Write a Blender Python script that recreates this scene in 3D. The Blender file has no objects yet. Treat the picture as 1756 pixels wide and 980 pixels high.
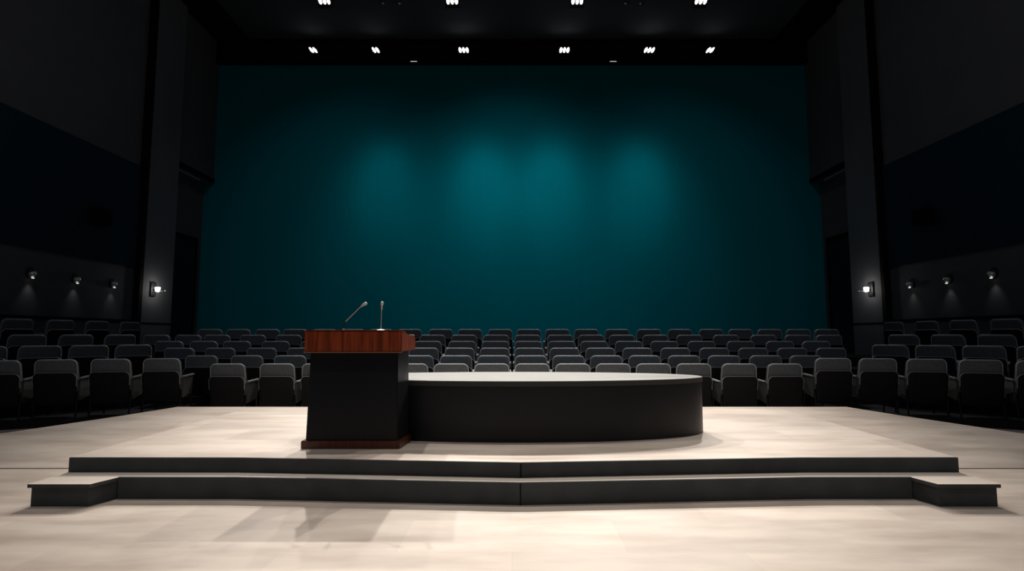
import bpy, bmesh, math, random
from mathutils import Vector, Matrix
random.seed(7)
S = bpy.context.scene
C = S.collection
R = math.radians
ORD = ['', 'first', 'second', 'third', 'fourth', 'fifth', 'sixth', 'seventh', 'eighth', 'ninth', 'tenth', 'eleventh', 'twelfth', 'thirteenth', 'fourteenth', 'fifteenth', 'sixteenth']

# ------------------------------------------------------------------ materials
def mat(name, col, rough=0.6, metal=0.0, emit=None, estr=0.0, spec=0.5, sheen=0.0):
    m = bpy.data.materials.new(name); m.use_nodes = True
    b = m.node_tree.nodes['Principled BSDF']
    b.inputs['Base Color'].default_value = (*col, 1)
    b.inputs['Roughness'].default_value = rough
    b.inputs['Metallic'].default_value = metal
    b.inputs['Specular IOR Level'].default_value = spec
    if sheen: b.inputs['Sheen Weight'].default_value = sheen
    if emit:
        b.inputs['Emission Color'].default_value = (*emit, 1)
        b.inputs['Emission Strength'].default_value = estr
    return m

def noisy(name, c0, c1, scale=(8, 8, 8), rough=0.6, bump=0.0, detail=4, spec=0.4, nscale=1.0, lo=0.35, hi=0.65):
    """two-tone noise material in object space with optional bump"""
    m = mat(name, c0, rough, spec=spec); nt = m.node_tree; N = nt.nodes; L = nt.links
    b = N['Principled BSDF']
    tc = N.new('ShaderNodeTexCoord'); mp = N.new('ShaderNodeMapping')
    mp.inputs['Scale'].default_value = scale
    L.new(tc.outputs['Object'], mp.inputs['Vector'])
    n = N.new('ShaderNodeTexNoise'); n.inputs['Scale'].default_value = nscale; n.inputs['Detail'].default_value = detail
    L.new(mp.outputs[0], n.inputs['Vector'])
    r = N.new('ShaderNodeValToRGB')
    r.color_ramp.elements[0].position = lo; r.color_ramp.elements[1].position = hi
    r.color_ramp.elements[0].color = (*c0, 1); r.color_ramp.elements[1].color = (*c1, 1)
    L.new(n.outputs['Fac'], r.inputs[0]); L.new(r.outputs[0], b.inputs['Base Color'])
    if bump:
        bp = N.new('ShaderNodeBump'); bp.inputs['Strength'].default_value = bump; bp.inputs['Distance'].default_value = 0.01
        L.new(n.outputs['Fac'], bp.inputs['Height']); L.new(bp.outputs[0], b.inputs['Normal'])
    return m

def floor_material():
    """pale oak boards laid in large panels, soft streaky grain"""
    m = mat('pale_floor', (.6, .5, .42), 0.5, spec=0.35); nt = m.node_tree; N = nt.nodes; L = nt.links
    b = N['Principled BSDF']
    tc = N.new('ShaderNodeTexCoord')
    mp = N.new('ShaderNodeMapping'); mp.inputs['Scale'].default_value = (1, 1, 1)
    L.new(tc.outputs['Object'], mp.inputs['Vector'])
    br = N.new('ShaderNodeTexBrick')
    br.inputs['Scale'].default_value = 1.0; br.inputs['Brick Width'].default_value = 1.5; br.inputs['Row Height'].default_value = 0.62
    br.inputs['Mortar Size'].default_value = 0.0025; br.inputs['Mortar Smooth'].default_value = 1.0
    br.inputs['Color1'].default_value = (.60, .525, .470, 1); br.inputs['Color2'].default_value = (.70, .610, .540, 1)
    br.inputs['Mortar'].default_value = (.56, .50, .44, 1); br.inputs['Bias'].default_value = 0.0
    L.new(mp.outputs[0], br.inputs['Vector'])
    mp2 = N.new('ShaderNodeMapping'); mp2.inputs['Scale'].default_value = (0.9, 3.2, 1); mp2.inputs['Rotation'].default_value = (0, 0, R(-35))
    L.new(tc.outputs['Object'], mp2.inputs['Vector'])
    n = N.new('ShaderNodeTexNoise'); n.inputs['Scale'].default_value = 1.1; n.inputs['Detail'].default_value = 7; n.inputs['Roughness'].default_value = .55
    L.new(mp2.outputs[0], n.inputs['Vector'])
    r = N.new('ShaderNodeValToRGB'); r.color_ramp.elements[0].position = .33; r.color_ramp.elements[1].position = .62
    r.color_ramp.elements[0].color = (.72, .68, .66, 1); r.color_ramp.elements[1].color = (1, 1, 1, 1)
    L.new(n.outputs['Fac'], r.inputs[0])
    mx = N.new('ShaderNodeMix'); mx.data_type = 'RGBA'; mx.blend_type = 'MULTIPLY'; mx.inputs['Factor'].default_value = .9
    L.new(br.outputs['Color'], mx.inputs['A']); L.new(r.outputs[0], mx.inputs['B'])
    L.new(mx.outputs['Result'], b.inputs['Base Color'])
    rr = N.new('ShaderNodeMapRange'); rr.inputs['To Min'].default_value = .42; rr.inputs['To Max'].default_value = .62
    L.new(n.outputs['Fac'], rr.inputs['Value']); L.new(rr.outputs[0], b.inputs['Roughness'])
    return m

def wood_material(name, dark, light, band=34.0):
    m = mat(name, dark, 0.32, spec=0.5); nt = m.node_tree; N = nt.nodes; L = nt.links
    b = N['Principled BSDF']; tc = N.new('ShaderNodeTexCoord')
    mp = N.new('ShaderNodeMapping'); mp.inputs['Scale'].default_value = (band, band, 1.6)
    L.new(tc.outputs['Object'], mp.inputs['Vector'])
    n = N.new('ShaderNodeTexNoise'); n.inputs['Scale'].default_value = 1; n.inputs['Detail'].default_value = 5; n.inputs['Distortion'].default_value = .4
    L.new(mp.outputs[0], n.inputs['Vector'])
    r = N.new('ShaderNodeValToRGB'); r.color_ramp.elements[0].position = .34; r.color_ramp.elements[1].position = .66
    r.color_ramp.elements[0].color = (*dark, 1); r.color_ramp.elements[1].color = (*light, 1)
    L.new(n.outputs['Fac'], r.inputs[0]); L.new(r.outputs[0], b.inputs['Base Color'])
    return m

M = {}
M['floor'] = floor_material()
M['tread'] = noisy('pale_tread', (.62, .55, .485), (.70, .62, .55), (1, 3, 1), .55, detail=6)
M['riser'] = noisy('charcoal_riser', (.050, .057, .064), (.066, .075, .083), (5, 5, 5), .7, .1, spec=.3)
M['teal'] = noisy('teal_cloth', (.0003, .172, .220), (.0004, .180, .230), (7, 1, .12), .85, .0, spec=.0, detail=2)
M['wall'] = noisy('charcoal_plaster', (.088, .091, .108), (.098, .101, .119), (1.5, 1.5, 1.5), .8, spec=.2)
M['panel'] = noisy('navy_felt', (.012, .030, .050), (.015, .034, .056), (3, 3, 3), .95, spec=.05)
M['column'] = noisy('column_grey', (.112, .115, .134), (.122, .126, .145), (1.5, 1.5, .6), .75, spec=.2)
M['slot'] = mat('black_slot', (.006, .006, .008), .9, spec=.1)
M['ceiling'] = noisy('ceiling_grey', (.045, .053, .064), (.05, .058, .07), (1, 1, 1), .9, spec=.1)
M['soffit'] = mat('soffit_black', (.006, .006, .008), .9, spec=.1)
M['door'] = noisy('door_dark', (.013, .013, .018), (.017, .017, .022), (8, 8, .6), .6)
M['seam'] = mat('seam_dark', (.03, .028, .026), .8)
M['tier'] = noisy('dark_carpet', (.012, .013, .016), (.02, .021, .024), (20, 20, 20), .95, spec=.1)
M['pad'] = noisy('grey_upholstery', (.082, .094, .108), (.108, .121, .137), (30, 30, 30), .75, .25, spec=.35)
M['shell'] = mat('black_shell', (.0045, .005, .0075), .55, spec=.22)
M['shell_edge'] = mat('grey_shell_edge', (.34, .35, .37), .5)
M['piping'] = mat('grey_piping', (.34, .37, .41), .55)
M['arm'] = mat('grey_arm_pad', (.17, .185, .205), .55)
M['side'] = noisy('grey_side_panel', (.065, .070, .076), (.08, .086, .092), (20, 20, 20), .8)
M['leg'] = mat('black_leg', (.006, .006, .007), .4)
M['wood'] = wood_material('mahogany', (.12, .019, .006), (.33, .060, .018))
M['wood_dark'] = wood_material('dark_mahogany', (.06, .012, .005), (.12, .026, .010))
M['wood_edge'] = mat('pale_wood_edge', (.30, .13, .07), .35)
M['blackpanel'] = noisy('black_laminate', (.0062, .0078, .0115), (.008, .0098, .014), (2, 2, 2), .38, spec=.35)
M['dais_top'] = noisy('dais_top_grey', (.205, .21, .21), (.235, .24, .238), (3, 3, 3), .5)
M['dais_rim'] = mat('dais_rim_dark', (.03, .031, .031), .55)
M['chrome'] = mat('chrome', (.80, .82, .82), .35, .45)
M['mic_black'] = mat('mic_black', (.02, .022, .022), .4)
M['mic_head'] = mat('mic_mesh', (.66, .68, .67), .5, .3)
M['housing'] = mat('lamp_housing', (.012, .012, .014), .5)
M['lens'] = mat('lamp_lens', (.9, .9, .85), .3, emit=(1, .95, .84), estr=12)
M['lens_big'] = mat('sconce_glass', (.9, .9, .85), .3, emit=(1, .96, .85), estr=9)
M['lens_small'] = mat('sconce_lens', (.9, .9, .85), .3, emit=(1, .93, .80), estr=.8)
M['glass'] = mat('unlit_lens', (.12, .13, .14), .12, .6)

# ------------------------------------------------------------------ mesh helpers
def link(name, bm, m, parent=None, smooth=False, mats=None):
    bmesh.ops.recalc_face_normals(bm, faces=bm.faces)
    me = bpy.data.meshes.new(name); bm.to_mesh(me); bm.free()
    for k in (mats or [m]): me.materials.append(k)
    if smooth:
        for p in me.polygons: p.use_smooth = True
        me.set_sharp_from_angle(angle=R(35))
    o = bpy.data.objects.new(name, me); C.objects.link(o)
    if parent: o.parent = parent
    return o

def tag(o, label=None, cat=None, group=None, kind=None):
    if label: o['label'] = label
    if cat: o['category'] = cat
    if group: o['group'] = group
    if kind: o['kind'] = kind
    return o

def empty(name, loc, label, cat, group=None, rz=0):
    o = bpy.data.objects.new(name, None); C.objects.link(o)
    o.location = loc; o.rotation_euler = (0, 0, rz); o.empty_display_size = .1
    return tag(o, label, cat, group)

def box(bm, x0, x1, y0, y1, z0, z1, bev=0.0, seg=2):
    r = bmesh.ops.create_cube(bm, size=1)
    vs = r['verts']
    for v in vs:
        v.co = Vector(((x0 + x1) / 2 + v.co.x * (x1 - x0), (y0 + y1) / 2 + v.co.y * (y1 - y0), (z0 + z1) / 2 + v.co.z * (z1 - z0)))
    if bev:
        es = list({e for v in vs for e in v.link_edges})
        bmesh.ops.bevel(bm, geom=es, offset=bev, segments=seg, affect='EDGES', profile=.5)

def B(*a, **k):
    bm = bmesh.new(); box(bm, *a, **k); return bm

def prism(bm, pts, z0, z1, bev=0.0):
    """closed outline pts (x, y) extruded from z0 to z1"""
    lo = [bm.verts.new((p[0], p[1], z0)) for p in pts]
    hi = [bm.verts.new((p[0], p[1], z1)) for p in pts]
    n = len(pts)
    bm.faces.new(lo[::-1]); top = bm.faces.new(hi)
    for i in range(n): bm.faces.new((lo[i], lo[(i + 1) % n], hi[(i + 1) % n], hi[i]))
    if bev: bmesh.ops.bevel(bm, geom=list(top.edges), offset=bev, segments=2, affect='EDGES', profile=.5)

def P(pts, z0, z1, bev=0.0):
    bm = bmesh.new(); prism(bm, pts, z0, z1, bev); return bm

def hexa(bm, lower, upper):
    """8-corner solid: four lower corners, four upper corners, same order"""
    a = [bm.verts.new(p) for p in lower]; b = [bm.verts.new(p) for p in upper]
    bm.faces.new(a[::-1]); bm.faces.new(b)
    for i in range(4): bm.faces.new((a[i], a[(i + 1) % 4], b[(i + 1) % 4], b[i]))

def loft(bm, rings, cap=True):
    vs = [[bm.verts.new(p) for p in r] for r in rings]
    n = len(rings[0])
    for a, b in zip(vs[:-1], vs[1:]):
        for i in range(n): bm.faces.new((a[i], a[(i + 1) % n], b[(i + 1) % n], b[i]))
    if cap: bm.faces.new(vs[0][::-1]); bm.faces.new(vs[-1])

def tube(bm, pts, rads, n=12):
    rings = []
    pts = [Vector(p) for p in pts]
    for i, p in enumerate(pts):
        d = (pts[min(i + 1, len(pts) - 1)] - pts[max(i - 1, 0)]).normalized()
        u = d.orthogonal().normalized() if i == 0 else (pu - d * pu.dot(d)).normalized()
        pu = u; w = d.cross(u); r = rads[i] if isinstance(rads, (list, tuple)) else rads
        rings.append([p + (u * math.cos(t) + w * math.sin(t)) * r for t in [2 * math.pi * k / n for k in range(n)]])
    loft(bm, rings)

def ball(bm, c, r, n=14, sc=(1, 1, 1)):
    res = bmesh.ops.create_uvsphere(bm, u_segments=n, v_segments=n // 2 + 1, radius=r)
    for v in res['verts']: v.co = Vector((v.co.x * sc[0], v.co.y * sc[1], v.co.z * sc[2])) + Vector(c)

def pillow(bm, wb, wt, z0, z1, t, rtop, rt, rbot=.03, curve=0.0, lean=0.0, y0=0.0, n=40, nz=26):
    """upright upholstered slab: width wb at the bottom to wt at the top, corner radius rtop,
    thickness t with edge rounding rt; curve bends it round the sitter, lean tips it back (-y) as it rises"""
    rings = []
    for k in range(nz + 1):
        f = k / nz; f = .5 - .5 * math.cos(math.pi * f)
        z = z0 + (z1 - z0) * f
        hw = (wb + (wt - wb) * f) / 2; ht = t / 2
        if z > z1 - rtop: hw += -rtop + math.sqrt(max(0, rtop ** 2 - (z - z1 + rtop) ** 2)) * .98
        if z < z0 + rbot: hw += -rbot + math.sqrt(max(0, rbot ** 2 - (z0 + rbot - z) ** 2))
        if z > z1 - rt: ht += -rt + math.sqrt(max(0, rt ** 2 - (z - z1 + rt) ** 2))
        if z < z0 + rt: ht += -rt + math.sqrt(max(0, rt ** 2 - (z0 + rt - z) ** 2))
        hw = max(hw, .01); ht = max(ht, .003)
        ring = []
        rc = min(rt, ht)
        # rounded-rectangle loop, long sides sampled so it can bend
        m = n // 2 - 6
        def q(x, y): ring.append(Vector((x, y0 + y + curve * (x / .3) ** 2 * .3 - lean * (z - z0), z)))
        for i in range(m + 1): q(-hw + rc + (2 * hw - 2 * rc) * i / m, -ht)
        for i in range(1, 5): a = R(-90 + 180 * i / 5); q(hw - rc + rc * math.cos(a), math.sin(a) * ht)
        for i in range(m + 1): q(hw - rc - (2 * hw - 2 * rc) * i / m, ht)
        for i in range(1, 5): a = R(90 + 180 * i / 5); q(-hw + rc + rc * math.cos(a), math.sin(a) * ht)
        rings.append(ring)
    loft(bm, rings)

# ------------------------------------------------------------------ room shell
W, D, H0, ZC = 11.0, 20.0, -4.5, 12.4
def struct(name, bm, m, smooth=False):
    return tag(link(name, bm, m, smooth=smooth), kind='structure')

struct('floor', B(-W - .5, W + .5, H0, D + .3, -.2, 0), M['floor'])
struct('ceiling', B(-W - .5, W + .5, H0, D + .3, ZC, ZC + .2), M['ceiling'])
struct('wall_back', B(-W - .5, W + .5, D, D + .2, 0, ZC), M['teal'])
struct('wall_front', B(-W - .5, W + .5, H0 - .2, H0, 0, ZC), M['wall'])
for s, nm in ((-1, 'left'), (1, 'right')):
    bm = bmesh.new()
    def wb(y0, y1, z0, z1, x0=W, x1=W + .2): box(bm, *sorted((s * x0, s * x1)), y0, y1, z0, z1)
    wb(H0, 17.75, 0, ZC)                     # long wall
    wb(17.75, D, 6.98, ZC)                   # over the tall door recess
    wb(17.75, D, 0, 6.98, W + .35, W + .5)   # back of the recess
    box(bm, *sorted((s * (W), s * (W + .5))), 17.55, 17.75, 0, 6.98)
    struct('wall_' + nm, bm, M['wall'])
# dark felt panels, dado rails, soffits, headers, columns
k = 0
def trim(bm, m):
    global k
    k += 1
    return struct('trim_%d' % k, bm, m)
for s in (-1, 1):
    X = lambda a, b: sorted((s * a, s * b))
    trim(B(*X(W - .03, W + .0), H0, 16.05, 3.36, 6.38), M['panel'])
    trim(B(*X(W - .035, W), H0, 16.05, 1.80, 1.84), M['slot'])
    trim(B(*X(9.75, W), H0, D - .25, ZC - .08, ZC), M['soffit'])
    trim(B(*X(W - .17, W), 16.17, 17.62, 0, ZC - .08, bev=.012), M['column'])
    trim(B(*X(W - .19, W), 16.02, 16.165, 0, ZC - .08), M['slot'])  # black strip stands in for shade on the column's near side
    trim(B(*X(W - .185, W - .17), 16.17, 17.62, 1.74, 1.77), M['slot'])
    # casing of the tall recess and of the door in it
    bm = bmesh.new()
    box(bm, *X(W - .05, W + .05), 17.64, 17.80, 0, 7.1); box(bm, *X(W - .05, W + .05), 17.64, D - .02, 6.98, 7.12)
    trim(bm, M['slot'])
    bm = bmesh.new()
    box(bm, *X(W + .27, W + .36), 18.05, 18.17, 0, 4.85); box(bm, *X(W + .27, W + .36), 19.55, 19.67, 0, 4.85)
    box(bm, *X(W + .27, W + .36), 18.05, 19.67, 4.72, 4.86)
    trim(bm, M['slot'])
    d = tag(link('door_%d' % (1 if s < 0 else 2), B(*X(W + .30, W + .35), 18.17, 19.55, 0, 4.72, bev=.006), M['door']), kind='structure')
    bm = bmesh.new()
    tube(bm, [(s * (W + .30), 18.34, 1.75), (s * (W + .22), 18.34, 1.75), (s * (W + .22), 18.34, 2.25), (s * (W + .30), 18.34, 2.25)], .014)
    link('door_handle', bm, M['housing'], d)
trim(B(-W, W, D - .25, D, 11.5, ZC), M['soffit'])
bm = bmesh.new()                           # lighting rail on the header, lengthwise ribs
for z in (11.62, 12.05): box(bm, -10.6, 10.6, D - .30, D - .25, z, z + .05)
trim(bm, M['housing'])
for s in (-1, 1):                          # thin joint across the floor either side of the steps
    trim(B(*sorted((s * 3.99, s * W)), 5.962, 5.980, 0, .004), M['seam'])

# ------------------------------------------------------------------ seating tiers
row_y = [9.28, 10.06, 10.86, 11.64, 12.45, 13.2]
row_z = [0, .106, .225, .346, .475, .61]
half = [0, 6.05, 6.88, 7.6, 8.45, 8.6]
n_t = 0
for i in range(1, 6):
    y1 = row_y[i + 1] - .12 if i < 5 else D
    n_t += 1
    st = struct('floor_%s_tier' % ['', 'second', 'third', 'fourth', 'fifth', 'sixth'][i], B(-half[i], half[i], row_y[i] - .12, y1, 0, row_z[i], bev=.008), M['tier'])
for s, nm in ((-1, 'left'), (1, 'right')):
    tiers = [
        (.09, [(5.15, 9.0), (6.6, 8.72), (7.3, 8.45), (8.2, 8.0), (W, 7.7), (W, D), (5.15, D)]),
        (.29, [(6.92, 10.30), (7.94, 9.36), (9.3, 8.1), (W, 6.6), (W, D), (6.92, D)]),
        (.48, [(8.02, 11.75), (8.80, 10.28), (9.75, 8.7), (W, 7.2), (W, D), (8.02, D)]),
        (.80, [(9.32, 14.4), (9.42, 13.0), (9.72, 11.0), (10.2, 9.4), (W, 8.6), (W, D), (9.32, D)]),
    ]
    for j, (z, pts) in enumerate(tiers):
        # drop them a hair so they never share a plane with the middle tiers
        struct('floor_%s_%s_tier' % (nm, ['low', 'second', 'third', 'top'][j]), P([(s * x, y) for x, y in pts], 0, z - .003, ), M['tier'])

# ------------------------------------------------------------------ stage platform, steps, end blocks
Z1, Z2 = .183, .31
plat = empty('stage_platform', (0, 6.5, 0), 'low pale stage platform with charcoal front edge, lectern and oval dais standing on it', 'stage platform')
def rel(pts, o): return [(x - o.location.x, y - o.location.y) for x, y in pts]
front = [(-3.95, 5.06), (-2.43, 5.055), (.075, 4.864), (2.57, 5.055), (3.98, 5.06)]
out = front + [(3.98, 8.57), (-3.95, 8.57)]
inner = [(x, y + .02) for x, y in front] + out[5:]
link('deck', P(rel(inner, plat), 0, Z2), M['floor'], plat)
fas = front + [(x, y + .0198) for x, y in front[::-1]]
tag(link('front_fascia', P(rel(fas, plat), 0, Z2 - .001), M['riser'], plat), 'charcoal riser face')
bm = bmesh.new(); box(bm, .072, .080, 4.857 - 6.5, 4.87 - 6.5, Z1 + .001, Z2 - .002)
link('fascia_joint', bm, M['slot'], plat)
for s in (-1, 1):
    bm = bmesh.new()
    a = 3.951 if s < 0 else 3.981
    # gentle ramp from the floor joint up to the rear edge of the deck
    prof = [(a, 5.985), (7.78, 5.985), (6.53, 7.19), (5.57, 8.07), (5.09, 8.57), (a, 8.57)]
    lo = [bm.verts.new((s * x, y - 6.5, 0)) for x, y in prof]
    hi = [bm.verts.new((s * x, y - 6.5, .003 + (Z2 - .003) * (y - 5.985) / (8.57 - 5.985))) for x, y in prof]
    bm.faces.new(lo[::-1]); bm.faces.new(hi)
    for q in range(6): bm.faces.new((lo[q], lo[(q + 1) % 6], hi[(q + 1) % 6], hi[q]))
    link('side_ramp', bm, M['floor'], plat)

step = empty('stage_step', (0, 4.9, 0), 'long pale step with charcoal riser running below the front of the stage platform', 'step')
lf = [(-3.38, 4.885), (-2.38, 4.885), (.07, 4.712), (2.55, 4.885), (3.43, 4.885)]
bk = [(3.98, 5.055), (2.57, 5.050), (.075, 4.859), (-2.43, 5.050), (-3.95, 5.055)]
lin = [(x, y + .02) for x, y in lf]
link('tread', P(rel([(-3.945, 4.905)] + lin + [(3.975, 4.905)] + bk, step), 0, Z1), M['tread'], step)
tag(link('riser', P(rel(lf + [(x, y + .0198) for x, y in lf[::-1]], step), 0, Z1 - .001), M['riser'], step), 'charcoal riser face')
link('riser_joint', B(.066, .074, 4.705 - 4.9, 4.717 - 4.9, .001, Z1 - .002), M['slot'], step)
for s in (-1, 1):
    xo, xi, xb = (3.955, 3.468, 3.385) if s < 0 else (3.99, 3.50, 3.435)
    o = empty('step_block', (s * 3.7, 4.8, 0), 'charcoal end block with pale slab top jutting forward at the %s end of the step' % ('left' if s < 0 else 'right'), 'step block', 'end blocks of the stage step')
    body = [(s * (xo - .015), 4.675), (s * xi, 4.675), (s * (xb + .003), 4.8835), (s * (xb + .003), 4.903), (s * (xo - .015), 4.903)]
    link('base', P(rel(body, o), 0, Z1 - .03), M['riser'], o)
    slab = [(s * (xo + .01), 4.660), (s * (xi - .012), 4.660), (s * (xb - .006), 4.882), (s * (xb + .003), 4.903), (s * (xo + .01), 4.903)]
    bm = P(rel(slab, o), Z1 - .03, Z1, bev=.004)
    sl = link('slab_top', bm, None, o, mats=[M['riser'], M['tread'], M['side']])
    for p in sl.data.polygons:
        if p.normal.z > .5: p.material_index = 1
        elif p.normal.x * s < -.5: p.material_index = 2  # inner edge faces coloured lighter to imitate the light on them

# ------------------------------------------------------------------ oval dais
cx, cy, ea, eb = .05, 6.45, 2.13, .72
def oval(k=0, n=96):
    return [((ea + k) * math.cos(2 * math.pi * i / n), (eb + k) * math.sin(2 * math.pi * i / n)) for i in range(n)]
dz = .925
dais = empty('oval_dais', (cx, cy, Z2), 'black oval dais with pale grey top in the middle of the stage', 'dais')
link('drum', P(oval(-.01), 0, dz - Z2 - .05), M['blackpanel'], dais, smooth=True)
tag(link('rim_band', P(oval(0), dz - Z2 - .05, dz - Z2 - .004), M['dais_rim'], dais, smooth=True), 'dark grey rim band')
tag(link('top_panel', P(oval(-.004), dz - Z2 - .004, dz - Z2 + .004, bev=.002), M['dais_top'], dais, smooth=True), 'pale grey top surface')

# ------------------------------------------------------------------ lectern
LX, LY = -1.56, 5.60
lec = empty('lectern', (LX, LY, Z2), 'black lectern with mahogany head and plinth carrying two microphones', 'lectern')
def L3(x, y, z): return (x - LX, y - LY, z - Z2)
bm = bmesh.new()
hexa(bm, [L3(-1.99, 5.455, .385), L3(-1.105, 5.455, .385), L3(-1.06, 5.785, .385), L3(-2.0, 5.785, .385)],
     [L3(-1.985, 5.50, 1.235), L3(-1.125, 5.50, 1.235), L3(-1.07, 5.785, 1.235), L3(-2.0, 5.785, 1.235)])
bmesh.ops.bevel(bm, geom=bm.edges[:], offset=.006, segments=2, affect='EDGES')
tag(link('body', bm, M['blackpanel'], lec), 'black body panels')
bm = bmesh.new()
hexa(bm, [L3(-2.025, 5.425, .31), L3(-1.08, 5.425, .31), L3(-1.035, 5.80, .31), L3(-2.03, 5.80, .31)],
     [L3(-2.025, 5.425, .386), L3(-1.08, 5.425, .386), L3(-1.035, 5.80, .386), L3(-2.03, 5.80, .386)])
bmesh.ops.bevel(bm, geom=bm.edges[:], offset=.005, segments=2, affect='EDGES')
tag(link('plinth', bm, M['wood_dark'], lec), 'dark mahogany plinth')
hx0, hx1 = -2.02, -1.075
bm = bmesh.new()
hexa(bm, [L3(hx0, 5.42, 1.236), L3(hx1, 5.42, 1.236), L3(hx1 + .0, 6.2, 1.236), L3(hx0, 6.2, 1.236)],
     [L3(hx0, 5.42, 1.440), L3(hx1, 5.42, 1.440), L3(hx1 + .0, 6.2, 1.372), L3(hx0, 6.2, 1.372)])
bmesh.ops.bevel(bm, geom=bm.edges[:], offset=.006, segments=2, affect='EDGES')
tag(link('head', bm, M['wood'], lec), 'red mahogany head box')
link('edge_strip', B(hx0 - .004 - LX, hx1 + .004 - LX, 5.414 - LY, 5.44 - LY, 1.2275 - Z2, 1.2365 - Z2), M['wood_edge'], lec)
bm = bmesh.new()
hexa(bm, [L3(hx0 - .004, 5.415, 1.441), L3(hx1 + .004, 5.415, 1.441), L3(hx1 + .004, 5.60, 1.4255), L3(hx0 - .004, 5.60, 1.4255)],
     [L3(hx0 - .004, 5.415, 1.448), L3(hx1 + .004, 5.415, 1.448), L3(hx1 + .004, 5.60, 1.4325), L3(hx0 - .004, 5.60, 1.4325)])
link('top_edge', bm, M['wood'], lec)
bm = bmesh.new()
hexa(bm, [L3(-1.95, 5.66, 1.4185), L3(-1.13, 5.66, 1.4185), L3(-1.13, 6.12, 1.3785), L3(-1.95, 6.12, 1.3785)],
     [L3(-1.95, 5.66, 1.4235), L3(-1.13, 5.66, 1.4235), L3(-1.13, 6.12, 1.3835), L3(-1.95, 6.12, 1.3835)])
link('reading_surface', bm, M['mic_black'], lec)
bm = bmesh.new(); box(bm, -1.97 - LX, -1.08 - LX, 6.14 - LY, 6.165 - LY, 1.37 - Z2, 1.402 - Z2, bev=.004)
link('page_ledge', bm, M['wood_edge'], lec)

# ------------------------------------------------------------------ microphones
ytop = lambda y: 1.441 + (y - 5.42) * (1.372 - 1.441) / .78   # lectern top plane
my = 5.62
m1 = empty('gooseneck_microphone', (-1.705, my, 1.431), 'thin chrome gooseneck microphone leaning right on the lectern top, the left one', 'microphone', 'microphones on the lectern')
bm = bmesh.new(); tube(bm, [(0, 0, 0), (0, 0, .012), (0, 0, .0121), (0, 0, .035)], [.016, .016, .010, .009]); link('base', bm, M['chrome'], m1, smooth=True)
bm = bmesh.new(); tube(bm, [(0, 0, .034), (0.002, 0, .06), (.010, 0, .085), (.022, 0, .105)], [.006, .006, .006, .006]); tag(link('flexible_joint', bm, M['mic_black'], m1, smooth=True), 'black flexible joint')
bm = bmesh.new(); tube(bm, [(.021, 0, .104), (.034, 0, .118), (.095, 0, .180), (.150, 0, .237), (.180, 0, .262)], [.0042, .004, .0036, .0036, .0042]); link('stem', bm, M['chrome'], m1, smooth=True)
bm = bmesh.new(); tube(bm, [(.172, 0, .256), (.186, 0, .268), (.205, 0, .281), (.222, 0, .288), (.232, 0, .291)], [.006, .0115, .016, .0155, .008]); link('capsule', bm, M['mic_head'], m1, smooth=True)
m2 = empty('gooseneck_microphone', (-1.325, my, 1.4345), 'thin upright chrome microphone on a round base, the right one on the lectern', 'microphone', 'microphones on the lectern')
bm = bmesh.new(); tube(bm, [(0, 0, .002), (0, 0, .010), (0, 0, .018), (0, 0, .024)], [.060, .058, .034, .012], n=24); link('base', bm, M['chrome'], m2, smooth=True)
bm = bmesh.new(); tube(bm, [(0, 0, .02), (0, 0, .10), (.001, 0, .20), (.002, 0, .250)], [.0042, .0038, .0036, .0042]); link('stem', bm, M['chrome'], m2, smooth=True)
bm = bmesh.new(); tube(bm, [(.002, 0, .215), (.002, 0, .232), (.003, 0, .252), (.004, 0, .262)], [.005, .0085, .0095, .006]); tag(link('collar', bm, M['chrome'], m2, smooth=True), 'bright chrome collar')
bm = bmesh.new(); tube(bm, [(.004, 0, .258), (.005, -.004, .268), (.007, -.008, .282), (.008, -.012, .295), (.008, -.014, .303)], [.007, .012, .0165, .0145, .007]); link('capsule', bm, M['mic_head'], m2, smooth=True)

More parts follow.
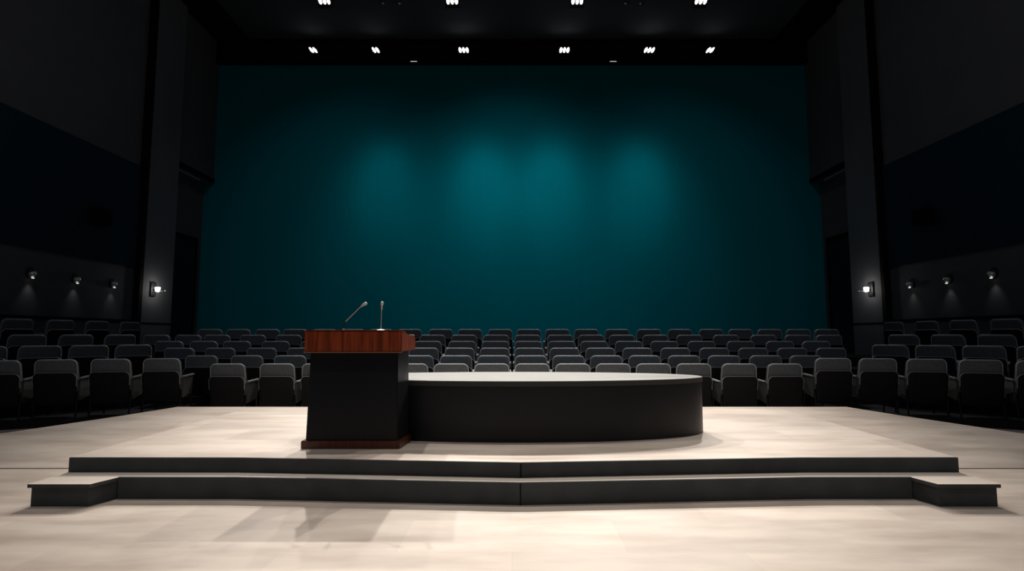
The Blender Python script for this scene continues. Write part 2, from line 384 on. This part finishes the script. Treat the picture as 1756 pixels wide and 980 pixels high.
# ------------------------------------------------------------------ auditorium seat
def make_seat():
    """faces +y, its back towards the stage; origin on the floor below the back"""
    t = empty('auditorium_seat', (0, 0, 0), 'x', 'seat')
    bm = bmesh.new(); pillow(bm, .60, .555, .40, .925, .115, .085, .035, curve=.05, lean=.16, y0=.100)
    tag(link('backrest', bm, M['pad'], t, smooth=True), 'grey padded backrest')
    bm = bmesh.new(); pillow(bm, .55, .590, .20, .715, .030, .085, .010, curve=.05, lean=.16, y0=.000 + .055 - .01)
    tag(link('back_shell', bm, M['shell'], t, smooth=True), 'black rear shell')
    # pale piping along the upper edge of the shell
    bm = bmesh.new(); pts = []
    z0, z1, rt, hw = .20, .715, .085, .2935
    def yy(x, z): return .045 + .05 * (x / .3) ** 2 * .3 - .16 * (z - z0)
    for i in range(5): z = .50 + .14 * i / 4; pts.append((-hw + .003, yy(hw, z), z))
    for i in range(1, 8): a = R(180 - 90 * i / 7); x = -hw + rt + rt * math.cos(a); z = z1 - rt + rt * math.sin(a); pts.append((x, yy(x, z), z))
    for i in range(1, 10): x = -hw + rt + (2 * hw - 2 * rt) * i / 10; pts.append((x, yy(x, z1), z1))
    for i in range(0, 8): a = R(90 - 90 * i / 7); x = hw - rt + rt * math.cos(a); z = z1 - rt + rt * math.sin(a); pts.append((x, yy(x, z), z))
    for i in range(1, 5): z = .64 - .14 * i / 4; pts.append((hw - .003, yy(hw, z), z))
    tube(bm, pts, .0075, n=6)
    tag(link('shell_piping', bm, M['shell_edge'], t, smooth=True), 'pale grey piping')
    # piping round the rear edge of the backrest
    bm = bmesh.new(); pts = []; hb, z1, rt, yb = .281, .917, .080, .100 - .0575 + .030
    def y2(x, z): return yb + .05 * (x / .3) ** 2 * .3 - .16 * (z - .40) - .012
    for i in range(6): z = .60 + (z1 - rt - .60) * i / 6; pts.append((-hb - .010 * (1 - i / 6), y2(hb, z), z))
    for i in range(0, 8): a = R(180 - 90 * i / 7); x = -hb + rt + rt * math.cos(a); z = z1 - rt + rt * math.sin(a); pts.append((x, y2(x, z), z))
    for i in range(1, 10): x = -hb + rt + (2 * hb - 2 * rt) * i / 10; pts.append((x, y2(x, z1), z1))
    for i in range(0, 8): a = R(90 - 90 * i / 7); x = hb - rt + rt * math.cos(a); z = z1 - rt + rt * math.sin(a); pts.append((x, y2(x, z), z))
    for i in range(5, -1, -1): z = .60 + (z1 - rt - .60) * i / 6; pts.append((hb + .010 * (1 - i / 6), y2(hb, z), z))
    tube(bm, pts, .009, n=6)
    tag(link('backrest_piping', bm, M['piping'], t, smooth=True), 'lighter grey piping')
    bm = bmesh.new(); box(bm, -.255, .255, .12, .60, .37, .475, bev=.03, seg=3)
    link('seat_cushion', bm, M['pad'], t, smooth=True)
    for s in (-1, 1):
        x0, x1 = sorted((s * .262, s * .322))
        bm = bmesh.new()
        hexa(bm, [(x0, .09, .600), (x1, .09, .600), (x1, .50, .615), (x0, .50, .615)], [(x0, .09, .630), (x1, .09, .630), (x1, .50, .648), (x0, .50, .648)])
        bmesh.ops.bevel(bm, geom=bm.edges[:], offset=.010, segments=2, affect='EDGES')
        tag(link('armrest', bm, M['arm'], t, smooth=True), 'pale grey armrest')
        x0, x1 = sorted((s * .272, s * .306))
        bm = bmesh.new()
        hexa(bm, [(x0, .10, .26), (x1, .10, .26), (x1, .44, .31), (x0, .44, .31)], [(x0, .09, .60), (x1, .09, .60), (x1, .47, .614), (x0, .47, .614)])
        bmesh.ops.bevel(bm, geom=bm.edges[:], offset=.008, segments=1, affect='EDGES')
        link('side_panel', bm, M['side'], t)
        for (ya, yb) in ((.075, .045), (.46, .50)):
            bm = bmesh.new(); tube(bm, [(s * .285, yb, 0), (s * .285, yb, .012), (s * .285, yb, .0121), (s * .286, ya, .34)], [.019, .019, .013, .017], n=8)
            link('leg', bm, M['leg'], t, smooth=True)
    bm = bmesh.new(); box(bm, -.27, .27, .09, .47, .335, .370, bev=.006)
    link('under_frame', bm, M['leg'], t)
    return t

proto = make_seat(); used = [False]
def place(x, y, z, rz, label, group):
    if not used[0]: r = proto; used[0] = True
    else:
        r = proto.copy(); C.objects.link(r)
        for ch in proto.children:
            c = ch.copy(); C.objects.link(c); c.parent = r
    r.location = (x, y, z); r.rotation_euler = (0, 0, rz)
    r['label'] = label; r['group'] = group; r['category'] = 'seat'

rows = [
    [-4.72, -3.90, -3.20, -2.50, -1.68, -1.008, -.336, .336, 1.008, 1.68, 2.35, 3.02, 3.77, 4.53],
    [-5.60, -4.78, -4.00, -3.20, -2.43, -1.70, -1.01, -.335, .343, 1.02, 1.70, 2.39, 3.10, 3.82, 4.57, 5.30],
    [-6.49, -5.69, -4.88, -4.09, -3.33, -2.50, -1.72, -1.02, -.34, .34, 1.02, 1.72, 2.44, 3.18, 3.94, 4.70, 5.46, 6.22],
    [-7.17, -6.45, -5.75, -4.94, -4.12, -3.30, -2.48, -1.76, -1.04, -.345, .345, 1.04, 1.72, 2.44, 3.18, 3.96, 4.78, 5.60, 6.36],
    [-7.95, -7.25, -6.60, -5.80, -5.00, -4.20, -3.40, -2.60, -1.78, -1.07, -.355, .355, 1.08, 1.77, 2.46, 3.21, 3.97, 4.79, 5.63, 6.40, 7.10],
    [-7.17, -6.50, -5.80, -5.14, -4.45, -3.78, -3.11, -2.43, -1.69, -1.00, -.28, .40, 1.08, 1.77, 2.50, 3.25, 3.99, 4.73, 5.43, 6.12, 6.80, 7.48],
]
rname = ['front row', 'second row', 'third row', 'fourth row', 'fifth row', 'back row']
for i, xs in enumerate(rows):
    n = len(xs)
    for j, x in enumerate(xs):
        px = 878 + x * 950 / (row_y[i] - .05)
        if px < 515: where = '%s from left end' % ORD[j + 1]
        elif px < 690: where = 'behind the lectern, %s from left end' % ORD[j + 1]
        else: where = '%s from right end' % ORD[n - j]
        place(x, row_y[i] + random.uniform(-.006, .006), row_z[i], random.uniform(-.01, .01), 'grey seat, middle block, %s, %s' % (rname[i], where), 'auditorium seats in the middle block, ' + rname[i])
left = {
    'lowest row': (.09, [(-5.78, 9.22, 7), (-6.50, 9.05, 11), (-7.18, 8.80, 15), (-7.80, 8.47, 20)]),
    'second row': (.29, [(-7.12, 10.50, 40), (-7.62, 10.05, 42), (-8.12, 9.60, 43), (-8.62, 9.10, 45)]),
    'third row': (.48, [(-8.24, 11.72, 58), (-8.62, 11.02, 60), (-9.05, 10.40, 58)]),
    'top row along the wall': (.80, [(-9.58, 13.95, 80), (-9.68, 12.98, 79), (-9.78, 12.05, 77), (-9.98, 11.22, 74)]),
}
right = {
    'lowest row': (.09, [(5.36, 9.32, 4), (6.04, 9.22, 8), (6.71, 9.04, 12), (7.34, 8.75, 17), (7.94, 8.40, 22)]),
    'second row': (.29, left['second row'][1]), 'third row': (.48, left['third row'][1]), 'top row along the wall': (.80, left['top row along the wall'][1]),
}
for s, nm, dd in ((-1, 'left', left), (1, 'right', right)):
    for r, (z, lst) in dd.items():
        for j, (x, y, a) in enumerate(lst):
            where = ['innermost', 'second from inner end', 'third from inner end', 'fourth from inner end', 'fifth from inner end'][j]
            place(s * abs(x), y, z, R(a) * (1 if s < 0 else -1), 'dark grey seat, %s block, %s, %s' % (nm, r, where), 'auditorium seats in the %s block' % nm)

# ------------------------------------------------------------------ lamps
def spot(loc, target, e, ang, blend=.6, size=.12, col=(1, .93, .84)):
    l = bpy.data.lights.new('spot_light', 'SPOT'); l.energy = e; l.spot_size = R(ang); l.spot_blend = blend
    l.shadow_soft_size = size; l.color = col
    o = bpy.data.objects.new('spot_light', l); C.objects.link(o); o.location = loc
    o.rotation_euler = (Vector(target) - Vector(loc)).to_track_quat('-Z', 'Y').to_euler()
    return o

place_names = ['leftmost', 'second from left', 'third from left', 'third from right', 'second from right', 'rightmost']
def cluster_lamp(x, y, z, n, tilt, label, group, mount_z):
    """lit stage lamp: a housing with n slanted lens cells, a yoke up to the ceiling or back to the header"""
    t = empty('stage_spotlight', (x, y, z), label, 'spotlight', group)
    w = .13 * n
    bm = bmesh.new(); box(bm, -w / 2 - .03, w / 2 + .03, .0, .20, -.13, .13, bev=.02)
    link('housing', bm, M['housing'], t)
    for i in range(n):
        cx = (i - (n - 1) / 2) * .13
        bm = bmesh.new(); rings = []
        for yy in (-.012, .004):
            rings.append([Vector((cx + .046 * math.cos(a) + tilt * .075 * math.sin(a), yy, .10 * math.sin(a))) for a in [2 * math.pi * k / 20 for k in range(20)]])
        loft(bm, rings); link('lens', bm, M['lens'], t, smooth=True)
    bm = bmesh.new()
    if mount_z is None: box(bm, -.04, .04, .19, .26, -.04, .04)
    else: box(bm, -.02, .02, .06, .12, .12, mount_z - z)
    link('bracket', bm, M['housing'], t)
    return t
row1 = [(525, 2, -1), (636, 2, -.8), (792, 3, -.3), (971, 3, .3), (1122, 3, .6), (1230, 2, 1)]
XR1 = [(-7.28, 2, -1), (-4.99, 2, -.8), (-1.77, 3, -.25), (1.92, 3, .25), (5.03, 3, .6), (7.26, 2, 1)]
for i, (x, n, tl) in enumerate(XR1):
    cluster_lamp(x, D - .56, 11.80, n, tl, 'lit spotlight on the black header above the teal wall, ' + place_names[i], 'lit spotlights on the header', None)
XR2 = [(-5.90, 3, -.4), (-1.88, 3, -.1), (2.05, 3, .1), (5.94, 3, .4)]
for i, (x, n, tl) in enumerate(XR2):
    cluster_lamp(x, 16.55, 11.86, n, tl, 'lit spotlight at the top edge under the ceiling, ' + ['leftmost', 'second from left', 'second from right', 'rightmost'][i], 'lit spotlights under the ceiling', 12.4)
# unlit small lamps between them
for i, x in enumerate((-4.15, -3.62, 3.65, 4.13)):
    t = empty('unlit_spotlight', (x, 16.9, 12.04), 'small unlit black spotlight under the ceiling, %s of the %s pair' % (('left one', 'right one')[i % 2], ('left', 'right')[i // 2]), 'spotlight', 'unlit spotlights under the ceiling')
    bm = bmesh.new(); tube(bm, [(0, .1, .05), (0, 0, 0), (0, -.12, -.06)], [.06, .085, .10], n=16); link('housing', bm, M['housing'], t, smooth=True)
    bm = bmesh.new(); tube(bm, [(0, -.119, -.0595), (0, -.128, -.064)], [.085, .07], n=16); link('lens', bm, M['glass'], t, smooth=True)
    bm = bmesh.new(); box(bm, -.015, .015, -.02, .02, .05, .36); link('bracket', bm, M['housing'], t)
for i, x in enumerate((-3.63, 3.74)):
    t = empty('header_downlight', (x, D - .3, 11.48), 'tiny dim downlight under the black header, %s one' % ('left', 'right')[i], 'downlight', 'downlights under the header')
    link('housing', B(-.14, .14, -.05, .05, -.02, .02, bev=.008), M['housing'], t)
    link('lens', B(-.12, .12, -.056, -.05, -.012, .006), M['lens_small'], t)
# ceiling hatch and vent
t = empty('ceiling_hatch', (.15, 16.7, ZC), 'dark square access hatch in the ceiling between the middle spotlights', 'hatch')
link('panel', B(-.40, .40, -.45, .35, -.02, -.001), M['panel'], t)
bm = bmesh.new()
for a in ((-.46, -.40, -.50, .40), (.40, .46, -.50, .40), (-.40, .40, -.50, -.45), (-.40, .40, .35, .40)): box(bm, *a, -.03, -.001)
link('frame', bm, M['ceiling'], t)
t = empty('ceiling_vent', (7.45, 16.7, ZC), 'dark louvred vent in the ceiling at the upper right', 'vent')
bm = bmesh.new()
for a in ((-.46, -.40, -.40, .40), (.40, .46, -.40, .40), (-.40, .40, -.40, -.35), (-.40, .40, .35, .40)): box(bm, *a, -.03, -.001)
link('frame', bm, M['ceiling'], t)
bm = bmesh.new()
for q in range(5): box(bm, -.40, .40, -.30 + q * .13, -.25 + q * .13, -.02, -.004)
link('louvre', bm, M['soffit'], t)

# wall sconces
for s, nm in ((-1, 'left'), (1, 'right')):
    for i, y in enumerate((12.55, 13.85, 15.15)):
        t = empty('wall_sconce', (s * W, y, 2.81), 'small dim half-moon sconce on the %s wall, %s to the camera' % (nm, ['nearest', 'second nearest', 'third nearest'][i]), 'wall lamp', 'small sconces on the side walls')
        bm = bmesh.new(); tube(bm, [(0, 0, 0), (-s * .03, 0, 0), (-s * .05, 0, 0)], [.13, .13, .10], n=20)
        for v in bm.verts: v.co.y *= .8
        link('back_plate', bm, M['housing'], t, smooth=True)
        bm = bmesh.new(); rings = []
        for ph in [R(-80 + 160 * q / 8) for q in range(9)]:      # bowl shaped shade
            rings.append([Vector((-s * (.05 + .10 * math.cos(th) * math.cos(ph)), .085 * math.sin(ph), -.02 - .10 * math.sin(th) * math.cos(ph) + .02)) for th in [R(-20 + 110 * u / 6) for u in range(7)]])
        vs = [[bm.verts.new(p) for p in r] for r in rings]
        for a, b in zip(vs[:-1], vs[1:]):
            for u in range(6): bm.faces.new((a[u], a[u + 1], b[u + 1], b[u]))
        o = link('shade', bm, M['chrome'], t, smooth=True)
        md = o.modifiers.new('th', 'SOLIDIFY'); md.thickness = .006
        bm = bmesh.new(); ball(bm, (-s * .09, 0, -.115), .028, 12, (1, 1.2, .5)); link('bulb', bm, M['lens_small'], t, smooth=True)
        spot((s * (W - .13), y, 2.66), (s * (W + .02), y, 1.9), 1.6, 75, 1, .03, (1, .93, .78))
    # large lamp on the column
    t = empty('column_lamp', (s * (W - .17), 16.62, 2.78), 'bright white lamp on black bracket mounted on the %s column' % nm, 'wall lamp', 'bright lamps on the columns')
    link('back_plate', B(*sorted((0, -s * .05)), -.12, .12, -.21, .19, bev=.01), M['housing'], t)
    bm = bmesh.new(); tube(bm, [(-s * .05, 0, -.02), (-s * .10, 0, -.02), (-s * .13, 0, 0)], [.03, .028, .04], n=12); link('arm', bm, M['housing'], t, smooth=True)
    bm = bmesh.new(); tube(bm, [(-s * .165, -.02, -.085), (-s * .17, -.02, -.05), (-s * .175, -.02, .02), (-s * .175, -.02, .055)], [.04, .062, .075, .065], n=18); link('glass_shade', bm, M['lens_big'], t, smooth=True)
    bm = bmesh.new(); ball(bm, (-s * .40, -.02, -.07), .018); tube(bm, [(-s * .10, -.02, -.07), (-s * .40, -.02, -.07)], .004, 6); link('glint_knob', bm, M['chrome'], t, smooth=True)  # knob and rod added to give the glint beside the lamp
    l = bpy.data.lights.new('lamp_glow', 'POINT'); l.energy = 3.5; l.shadow_soft_size = .05; l.color = (1, .95, .82)
    o = bpy.data.objects.new('lamp_glow', l); C.objects.link(o); o.location = (s * (W - .52), 16.70, 2.78)
    # loudspeaker on the felt panel
    t = empty('wall_loudspeaker', (s * (W - .03), 14.15, 4.45), 'black loudspeaker bracketed on the dark felt panel of the %s wall' % nm, 'loudspeaker', 'loudspeakers on the side walls')
    bm = bmesh.new(); tube(bm, [(0, 0, .1), (-s * .22, 0, .1)], .03, 8); link('bracket', bm, M['housing'], t)
    bm = bmesh.new()
    hexa(bm, [(-s * .16, -.22, -.26), (-s * .50, -.16, -.22), (-s * .50, .16, -.22), (-s * .16, .22, -.26)], [(-s * .16, -.22, .22), (-s * .56, -.16, .20), (-s * .56, .16, .20), (-s * .16, .22, .22)])
    bmesh.ops.bevel(bm, geom=bm.edges[:], offset=.02, segments=2, affect='EDGES')
    link('cabinet', bm, M['soffit'], t)
    bm = bmesh.new(); box(bm, *sorted((-s * .22, -s * .50)), -.225, -.205, -.16, .14)
    link('grille', bm, M['slot'], t)

# ------------------------------------------------------------------ light of the room
K = .55
for x, n, tl in XR2:                       # back light from the lamps under the ceiling onto the stage
    spot((x, 16.30, 11.84), (x * .30, 6.9, 0), 7400 * K, 32, .9, .10)
for x, n, tl in XR1:                       # header lamps rake the seats and the stage
    spot((x, D - .75, 11.75), (x * .55, 8.8, 0), 2300 * K, 58, .9, .10)
for x in (-3.4, 3.4):                      # ceiling spots over the stage, out of frame
    spot((x, 7.6, 12.2), (x * .5, 6.8, 0), 2300 * K, 48, 1, .12)
for x in (-2.2, 2.2):                      # unseen front fill above the camera, added to brighten the lectern front
    spot((x, 1.0, 12.2), (x * .6, 4.8, .4), 880 * K, 66, 1, .15, (1, .95, .89))
for x, e in ((-4.72, 240), (-1.05, 400), (1.42, 400), (4.70, 330)):    # wall washers
    spot((x, 15.6, 12.2), (x, D, 6.8), e * 1.75, 25, 1.0, .5, (1, 1, 1))
    spot((x, 15.6, 12.2), (x, D, 5.7), e * 1.0, 48, 1.0, .5, (1, 1, 1))
for x, e in ((-6, 260), (0, 640), (6, 260)):    # unseen fill spots, added as a broad wash down the teal wall
    spot((x, 13.2, 12.25), (x * .9, D, 1.8), e, 92, 1, .3, (.92, .98, 1))
for x in (-7, 7):                          # added cool fill that lifts the side walls, no fixtures modelled
    spot((x, 4.5, 12.2), (x * 1.6, 9.5, 5.5), 190, 120, 1, .4, (.84, .89, 1))
for x in (-5, 5):                          # cool fill added behind the camera to brighten the seat backs
    spot((x, -2.5, 9.5), (x * .8, 10.5, 1), 330, 52, 1, .3, (.80, .88, 1))

w = bpy.data.worlds.new('world'); S.world = w; w.use_nodes = True
w.node_tree.nodes['Background'].inputs[0].default_value = (.012, .014, .018, 1)
w.node_tree.nodes['Background'].inputs[1].default_value = .3

# ------------------------------------------------------------------ camera
cam = bpy.data.cameras.new('camera'); co = bpy.data.objects.new('camera', cam); C.objects.link(co)
cam.sensor_width = 36; cam.lens = 36 * 950 / 1756; cam.clip_start = .05; cam.clip_end = 200
co.location = (0, 0, 1.4); co.rotation_euler = (R(90 + 5.11), 0, 0)
S.camera = co
S.view_settings.view_transform = 'Standard'; S.view_settings.look = 'None'
S.view_settings.gamma = 1; S.view_settings.use_curve_mapping = False
S.view_settings.exposure = 0
